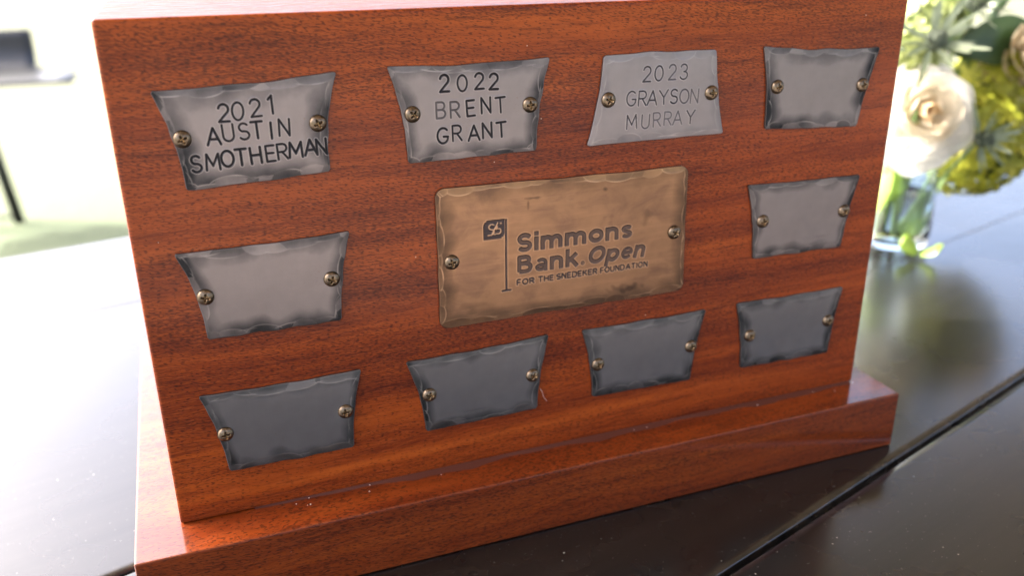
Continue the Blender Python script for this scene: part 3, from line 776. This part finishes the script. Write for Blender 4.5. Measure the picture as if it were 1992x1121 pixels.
# ------------------------------------------------------------------ flowers in a glass vase
def lathe(name, prof, mat, n=40):
    verts = []; faces = []
    for (r_, z_) in prof:
        for k in range(n):
            a = 2*math.pi*k/n; verts.append((r_*math.cos(a), r_*math.sin(a), z_))
    for i in range(len(prof)-1):
        for k in range(n): faces.append((i*n+k, i*n+(k+1) % n, (i+1)*n+(k+1) % n, (i+1)*n+k))
    me = pydata(name, verts, faces, mat, True)
    bm = bmesh.new(); bm.from_mesh(me); bmesh.ops.remove_doubles(bm, verts=bm.verts, dist=1e-6)
    bmesh.ops.recalc_face_normals(bm, faces=bm.faces); bm.to_mesh(me); bm.free()
    for p in me.polygons: p.use_smooth = True
    return me
VX, VY = 0.705, 0.290
vase = empty('vase', (VX, VY, 0)); tag(vase, 'clear glass vase of flowers standing on the table behind the trophy', 'vase')
link('glass_body', lathe('glass_body', [(0, .0005), (.030, .0005), (.034, .003), (.036, .02), (.035, .06), (.034, .098), (.0352, .1015), (.0330, .1015), (.0318, .098), (.0328, .06), (.0338, .02), (.031, .008), (0, .007)], M['glass']), vase)
link('water', lathe('water', [(0, .0073), (.0306, .0083), (.0334, .02), (.0326, .055), (0, .055)], M['water']), vase)

def petal_mesh(name, width, length, cup, curl, mat, nu=8, nv=8, tip=0.0, taper=0.35):
    """petal in local frame: base at origin, grows +Z, inner side faces -Y (cupped), curled tip"""
    verts = []; faces = []
    for j in range(nv+1):
        v = j/nv
        wv = width*(taper + (1-taper)*math.sin(min(1, v*1.15)*math.pi*0.5)) * (1-(max(0, v-.72)/.28)**2*.55*(1 if tip == 0 else 1.6*tip))
        wv = max(wv, width*0.03)
        for i in range(nu+1):
            u = 2*i/nu-1
            a = u*cup
            x = wv*0.5*math.sin(a)/max(1e-6, math.sin(cup))
            y = -wv*0.5*(math.cos(a)-math.cos(cup))/max(1e-6, math.sin(cup)) * -1
            z = length*v - 0.10*length*u*u*v
            y2 = y + curl*length*max(0, v-.45)**2*2.2 - 0.25*length*math.sin(v*math.pi*.5)*0
            verts.append((x, y2, z))
    for j in range(nv):
        for i in range(nu):
            a = j*(nu+1)+i; faces.append((a, a+1, a+nu+2, a+nu+1))
    return pydata(name, verts, faces, mat, True)

def rose(loc, direction, size, label, mat, heart, stem_to, seed=1):
    root = empty('rose', loc); tag(root, label, 'flower')
    rt = Vector(direction).normalized().to_track_quat('Z', 'Y')
    rnd = random.Random(seed); n = 0
    rings = [(3, .04, .30, .50, 2), (3, .10, .40, .55, 8), (4, .17, .52, .58, 15), (4, .25, .62, .60, 23), (5, .33, .70, .58, 33), (5, .40, .80, .56, 45), (5, .46, .92, .56, 60), (5, .50, .95, .50, 76)]
    for ri, (cnt, rad, wd, ln, tilt) in enumerate(rings):
        for k in range(cnt):
            me = petal_mesh('petal', size*wd*rnd.uniform(1.0, 1.25), size*ln*rnd.uniform(.9, 1.1), 1.0-0.09*ri, (0.04+0.075*ri)*rnd.uniform(.7, 1.4), heart if ri < 1 else (M['rose_mid'] if ri < 4 and mat is M['rose'] else mat), tip=(0 if ri < 4 else .75))
            a = 2*math.pi*(k + rnd.uniform(-.16, .16))/cnt + ri*1.1
            q_ = Matrix.Rotation(a, 4, 'Z') @ Matrix.Translation((0, size*rad*0.55, size*(-0.035*ri))) @ Matrix.Rotation(R(-tilt+rnd.uniform(-7, 7)), 4, 'X') @ Matrix.Rotation(R(rnd.uniform(-9, 9)), 4, 'Y')
            o = link('petal', me, root); o.matrix_local = rt.to_matrix().to_4x4() @ q_; n += 1
    d = Vector(direction).normalized()
    s0 = -d*size*0.05; s1 = Vector(stem_to)-Vector(loc)
    link('stem', tube_mesh('stem', [s0, s0*4 + Vector((0, 0, -.01)), s1*0.5 + Vector((0.004, .004, 0)), s1], [.004, .0026, .0024, .0022], M['stem']), root)
    return root
rose((0.688, 0.260, 0.141), (-0.48, -0.80, 0.32), 0.063, 'large white rose with an apricot heart beside the trophy edge', M['rose'], M['rose_heart'], (0.712, 0.296, 0.012), 2)
rose((0.862, 0.300, 0.176), (-0.2, -0.8, 0.4), 0.056, 'shaded beige rose at the right edge of the bouquet', M['beige'], M['beige'], (0.719, 0.300, 0.012), 6)

def floret_mesh(mat, s):
    verts = []; faces = []
    for k in range(5):
        a = 2*math.pi*k/5
        for (rr, da, z) in ((0, 0, 0), (.55, -.5, .10), (1.0, -.38, .04), (1.12, 0, -.03), (1.0, .38, .04), (.55, .5, .10), (.6, 0, .02)):
            verts.append((s*rr*math.cos(a+da), s*rr*math.sin(a+da), s*z))
        b = k*7
        faces += [(b, b+1, b+6), (b+1, b+2, b+3, b+6), (b+6, b+3, b+4, b+5), (b, b+6, b+5)]
    return pydata('floret', verts, faces, mat, True)
def floret_ball(name, loc, rad, count, mat, label, stem_to, seed, fs=0.011, squash=(1, 1, 1)):
    root = empty(name, loc); tag(root, label, 'flower'); rnd = random.Random(seed)
    me = floret_mesh(mat, fs)
    core = bmesh.new(); bmesh.ops.create_icosphere(core, subdivisions=2, radius=rad*0.80)
    for v_ in core.verts: v_.co = Vector((v_.co.x*squash[0], v_.co.y*squash[1], v_.co.z*squash[2]))*rnd.uniform(.9, 1.05)
    from_bm('flower_core', core, M['leaf'], root, smooth=True)
    for k in range(count):
        z = 1-2*(k+.5)/count; a = k*2.39996; rr = math.sqrt(1-z*z)
        d = Vector((rr*math.cos(a), rr*math.sin(a), z))
        lump = 1+.10*math.sin(3*d.x+seed)*math.cos(4*d.z+seed) + rnd.uniform(-.09, .09)
        p = Vector((d.x*squash[0], d.y*squash[1], d.z*squash[2]))*rad*lump
        dd = (d + Vector((rnd.uniform(-.5, .5), rnd.uniform(-.5, .5), rnd.uniform(-.5, .5)))).normalized()
        o = link('floret', me, root, p, dd.to_track_quat('Z', 'Y').to_euler()); s_ = rnd.uniform(.75, 1.15); o.scale = (s_, s_, s_)
    s1 = Vector(stem_to)-Vector(loc)
    link('stem', tube_mesh('stem', [(0, 0, 0), s1*.5 + Vector((0, 0, .01)), s1], .0024, M['stem']), root)
floret_ball('viburnum', (0.797, 0.283, 0.098), 0.046, 170, M['lime'], 'lime green flower ball hanging lowest right of the white rose', (0.720, 0.284, 0.012), 3, squash=(1, 1, 1.05))
floret_ball('viburnum', (0.850, 0.325, 0.140), 0.044, 150, M['lime'], 'lime green flower ball behind, under the dark leaf', (0.716, 0.29, 0.012), 8)
floret_ball('pale_flower_cluster', (0.760, 0.338, 0.222), 0.034, 90, M['lime_pale'], 'pale green flower cluster at the top, above the upper thistle', (0.705, 0.30, 0.012), 5, 0.010)
floret_ball('pale_flower_cluster', (0.700, 0.300, 0.190), 0.026, 60, M['lime_pale'], 'pale green flower cluster half hidden by the trophy top right corner', (0.70, 0.30, 0.012), 15, 0.010)

def blade(name, length, width, mat, bend=0.2, fold=0.25, n=8, serr=0.0):
    verts = []; faces = []
    for j in range(n+1):
        v = j/n; w_ = width*math.sin(math.pi*min(1, v*.93+.04))**.8*(1+serr*(j % 2))
        z = length*v; y = -bend*length*v*v
        verts += [(-w_/2, y+fold*w_*.5, z), (0, y, z), (w_/2, y+fold*w_*.5, z)]
    for j in range(n):
        a = j*3; faces += [(a, a+1, a+4, a+3), (a+1, a+2, a+5, a+4)]
    return pydata(name, verts, faces, mat, True)
def thistle(loc, direction, size, label, stem_to, seed):
    root = empty('thistle', loc); tag(root, label, 'flower', 'thistles in the vase'); rnd = random.Random(seed)
    rt = Vector(direction).normalized().to_track_quat('Z', 'Y').to_matrix().to_4x4()
    cone = bmesh.new(); bmesh.ops.create_uvsphere(cone, u_segments=20, v_segments=14, radius=size*.20)
    for v_ in cone.verts:
        k = math.sin(v_.co.z*9000*.1)*.0; v_.co.z *= 1.35; v_.co *= rnd.uniform(.90, 1.10)
    o = from_bm('seed_head', cone, M['thistle_cone'], root); o.matrix_local = rt @ Matrix.Translation((0, 0, size*.12))
    for ring, (cnt, tl_, ln) in enumerate(((12, 72, 1.0), (11, 52, .72))):
        me = blade('bract', size*ln, size*.10, M['thistle'], -.12, .3, 8, .35)
        for k in range(cnt):
            a = 2*math.pi*(k+.3*ring+rnd.uniform(-.15, .15))/cnt
            o = link('bract', me, root)
            o.matrix_local = rt @ Matrix.Rotation(a, 4, 'Z') @ Matrix.Rotation(R(tl_+rnd.uniform(-22, 22)), 4, 'X') 
            s_ = rnd.uniform(.55, 1.3); o.scale = (s_, s_, s_)
    s1 = Vector(stem_to)-Vector(loc)
    link('stem', tube_mesh('stem', [(0, 0, 0), s1*.5 + Vector((0, 0.01, 0)), s1], .0016, M['stem']), root)
thistle((0.700, 0.272, 0.205), (-.3, -.8, .5), 0.046, 'silvery green thistle at the top above the white rose', (0.700, 0.285, 0.012), 4)
thistle((0.737, 0.232, 0.118), (-.1, -.95, .1), 0.038, 'dark blue-green thistle in front of the lime flower ball', (0.713, 0.28, 0.012), 9)
thistle((0.772, 0.300, 0.236), (.1, -.6, .8), 0.050, 'silvery thistle at the very top right of the bouquet', (0.708, 0.292, 0.012), 14)

def leaf(loc, direction, length, width, mat, label, roll=0, bend=.25, cat='leaf'):
    o = link('leaf', blade('leaf', length, width, mat, bend, .3, 12), None, loc)
    o.rotation_mode = 'QUATERNION'
    o.rotation_quaternion = Vector(direction).normalized().to_track_quat('Z', 'Y') @ Matrix.Rotation(R(roll), 3, 'Z').to_quaternion()
    tag(o, label, cat)
leaf((0.778, 0.318, 0.192), (1, -.1, .10), 0.110, 0.050, M['leaf'], 'broad dark green leaf across the top right of the bouquet', 78, .1)
leaf((0.760, 0.330, 0.200), (.9, -.1, -.1), 0.085, 0.034, M['leaf'], 'dark green leaf behind the upper thistle', 80)
leaf((0.690, 0.285, 0.100), (.05, -.15, -1), 0.055, 0.040, M['leaf_bright'], 'bright green leaf hanging under the white rose', 0, .1)
leaf((0.678, 0.280, 0.090), (-.3, -.15, -.6), 0.050, 0.030, M['leaf_bright'], 'bright green leaf at the vase rim beside the trophy edge', 25, .1)
leaf((0.713, 0.262, 0.060), (-.25, .0, -.9), 0.040, 0.012, M['leaf_bright'], 'narrow bright leaf drooping in front of the vase', 0, .2)
leaf((0.740, 0.320, 0.160), (.2, -.3, .9), 0.07, 0.03, M['leaf'], 'dark green leaf standing behind the white rose', 0, .2)
# greenery filling the back of the bouquet
frnd = random.Random(21)
fill_labels = [
 ('lowest leaf of the back greenery, behind the vase rim', (0.745, 0.325, 0.110), (.2, .1, .9)),
 ('back leaf pointing up behind the white rose', (0.735, 0.335, 0.150), (-.1, .0, 1)),
 ('back leaf leaning left behind the upper thistle', (0.725, 0.335, 0.190), (-.5, .1, .8)),
 ('back leaf upright under the pale flower cluster', (0.760, 0.350, 0.170), (.1, .1, 1)),
 ('back leaf between the pale cluster and the dark leaf', (0.790, 0.350, 0.180), (.4, .1, 1)),
 ('back leaf behind the beige rose', (0.830, 0.340, 0.190), (.5, .1, .9)),
 ('back leaf between the two lime flower balls', (0.800, 0.330, 0.130), (.3, .0, .8)),
 ('back leaf over the right lime flower ball', (0.850, 0.350, 0.165), (.7, .0, .6)),
 ('top leaf at the frame edge above the beige rose', (0.860, 0.350, 0.215), (.4, .1, .9)),
 ('narrow back leaf right of the upper thistle', (0.760, 0.320, 0.200), (.5, -.1, .8)),
]
for k, (lb, lc, dr) in enumerate(fill_labels):
    leaf(lc, dr, frnd.uniform(.055, .08), frnd.uniform(.022, .038), M['leaf'] if k % 3 else M['leaf_mid'], lb, frnd.uniform(-60, 60), frnd.uniform(.1, .4))
# fallen bud leaf on the table
fb = empty('fallen_petals', (0.694, 0.238, 0.004)); tag(fb, 'curled pale green petal fallen on the table at the foot of the vase', 'petal')
pm_ = petal_mesh('petal', 0.022, 0.022, 1.1, .3, M['leaf_bright'])
link('petal', pm_, fb, (0, 0, 0), (R(70), 0, R(40))); link('petal', pm_, fb, (-.004, .002, .001), (R(50), R(20), R(190)))

# ------------------------------------------------------------------ bar stool on the lawn
st = empty('bar_stool', (-0.97, 4.45, GZ+0.004)); tag(st, 'black wide-seated bar stool with a low back standing on the lawn at left', 'stool')
SZ = 0.70
bm = bmesh.new(); rows = []
prof = [(-.30 + .04*k, SZ + .004*math.cos(k), .56) for k in range(9)]
prof += [(.02+.14*math.sin(a), SZ+.004+.14*(1-math.cos(a)), .56-.18*min(1, a/.6)) for a in np.linspace(.15, math.pi/2, 10)]
prof += [(.162, SZ+.18, .38), (.165, SZ+.215, .375)]
for (y, z, hw) in prof:
    rows.append([bm.verts.new((x*hw, y, z)) for x in np.linspace(-1, 1, 15)])
for a, b in zip(rows[:-1], rows[1:]):
    for k in range(14): bm.faces.new((a[k], a[k+1], b[k+1], b[k]))
bmesh.ops.recalc_face_normals(bm, faces=bm.faces)
bmesh.ops.solidify(bm, geom=list(bm.faces), thickness=.018)
from_bm('seat', bm, M['seat'], st, smooth=True)
for sx in (-1, 1):
    for sy_ in (0,):
        link('leg', tube_mesh('leg', [(sx*.10, sy_*.10, SZ-.01), (sx*.175, sy_*.15, 0)], [.026, .026], M['black'], 12), st)
link('footrest', tube_mesh('footrest', [(-.17, 0, .03), (-.1, 0, .032), (.1, 0, .032), (.17, 0, .03)], .008, M['black']), st)
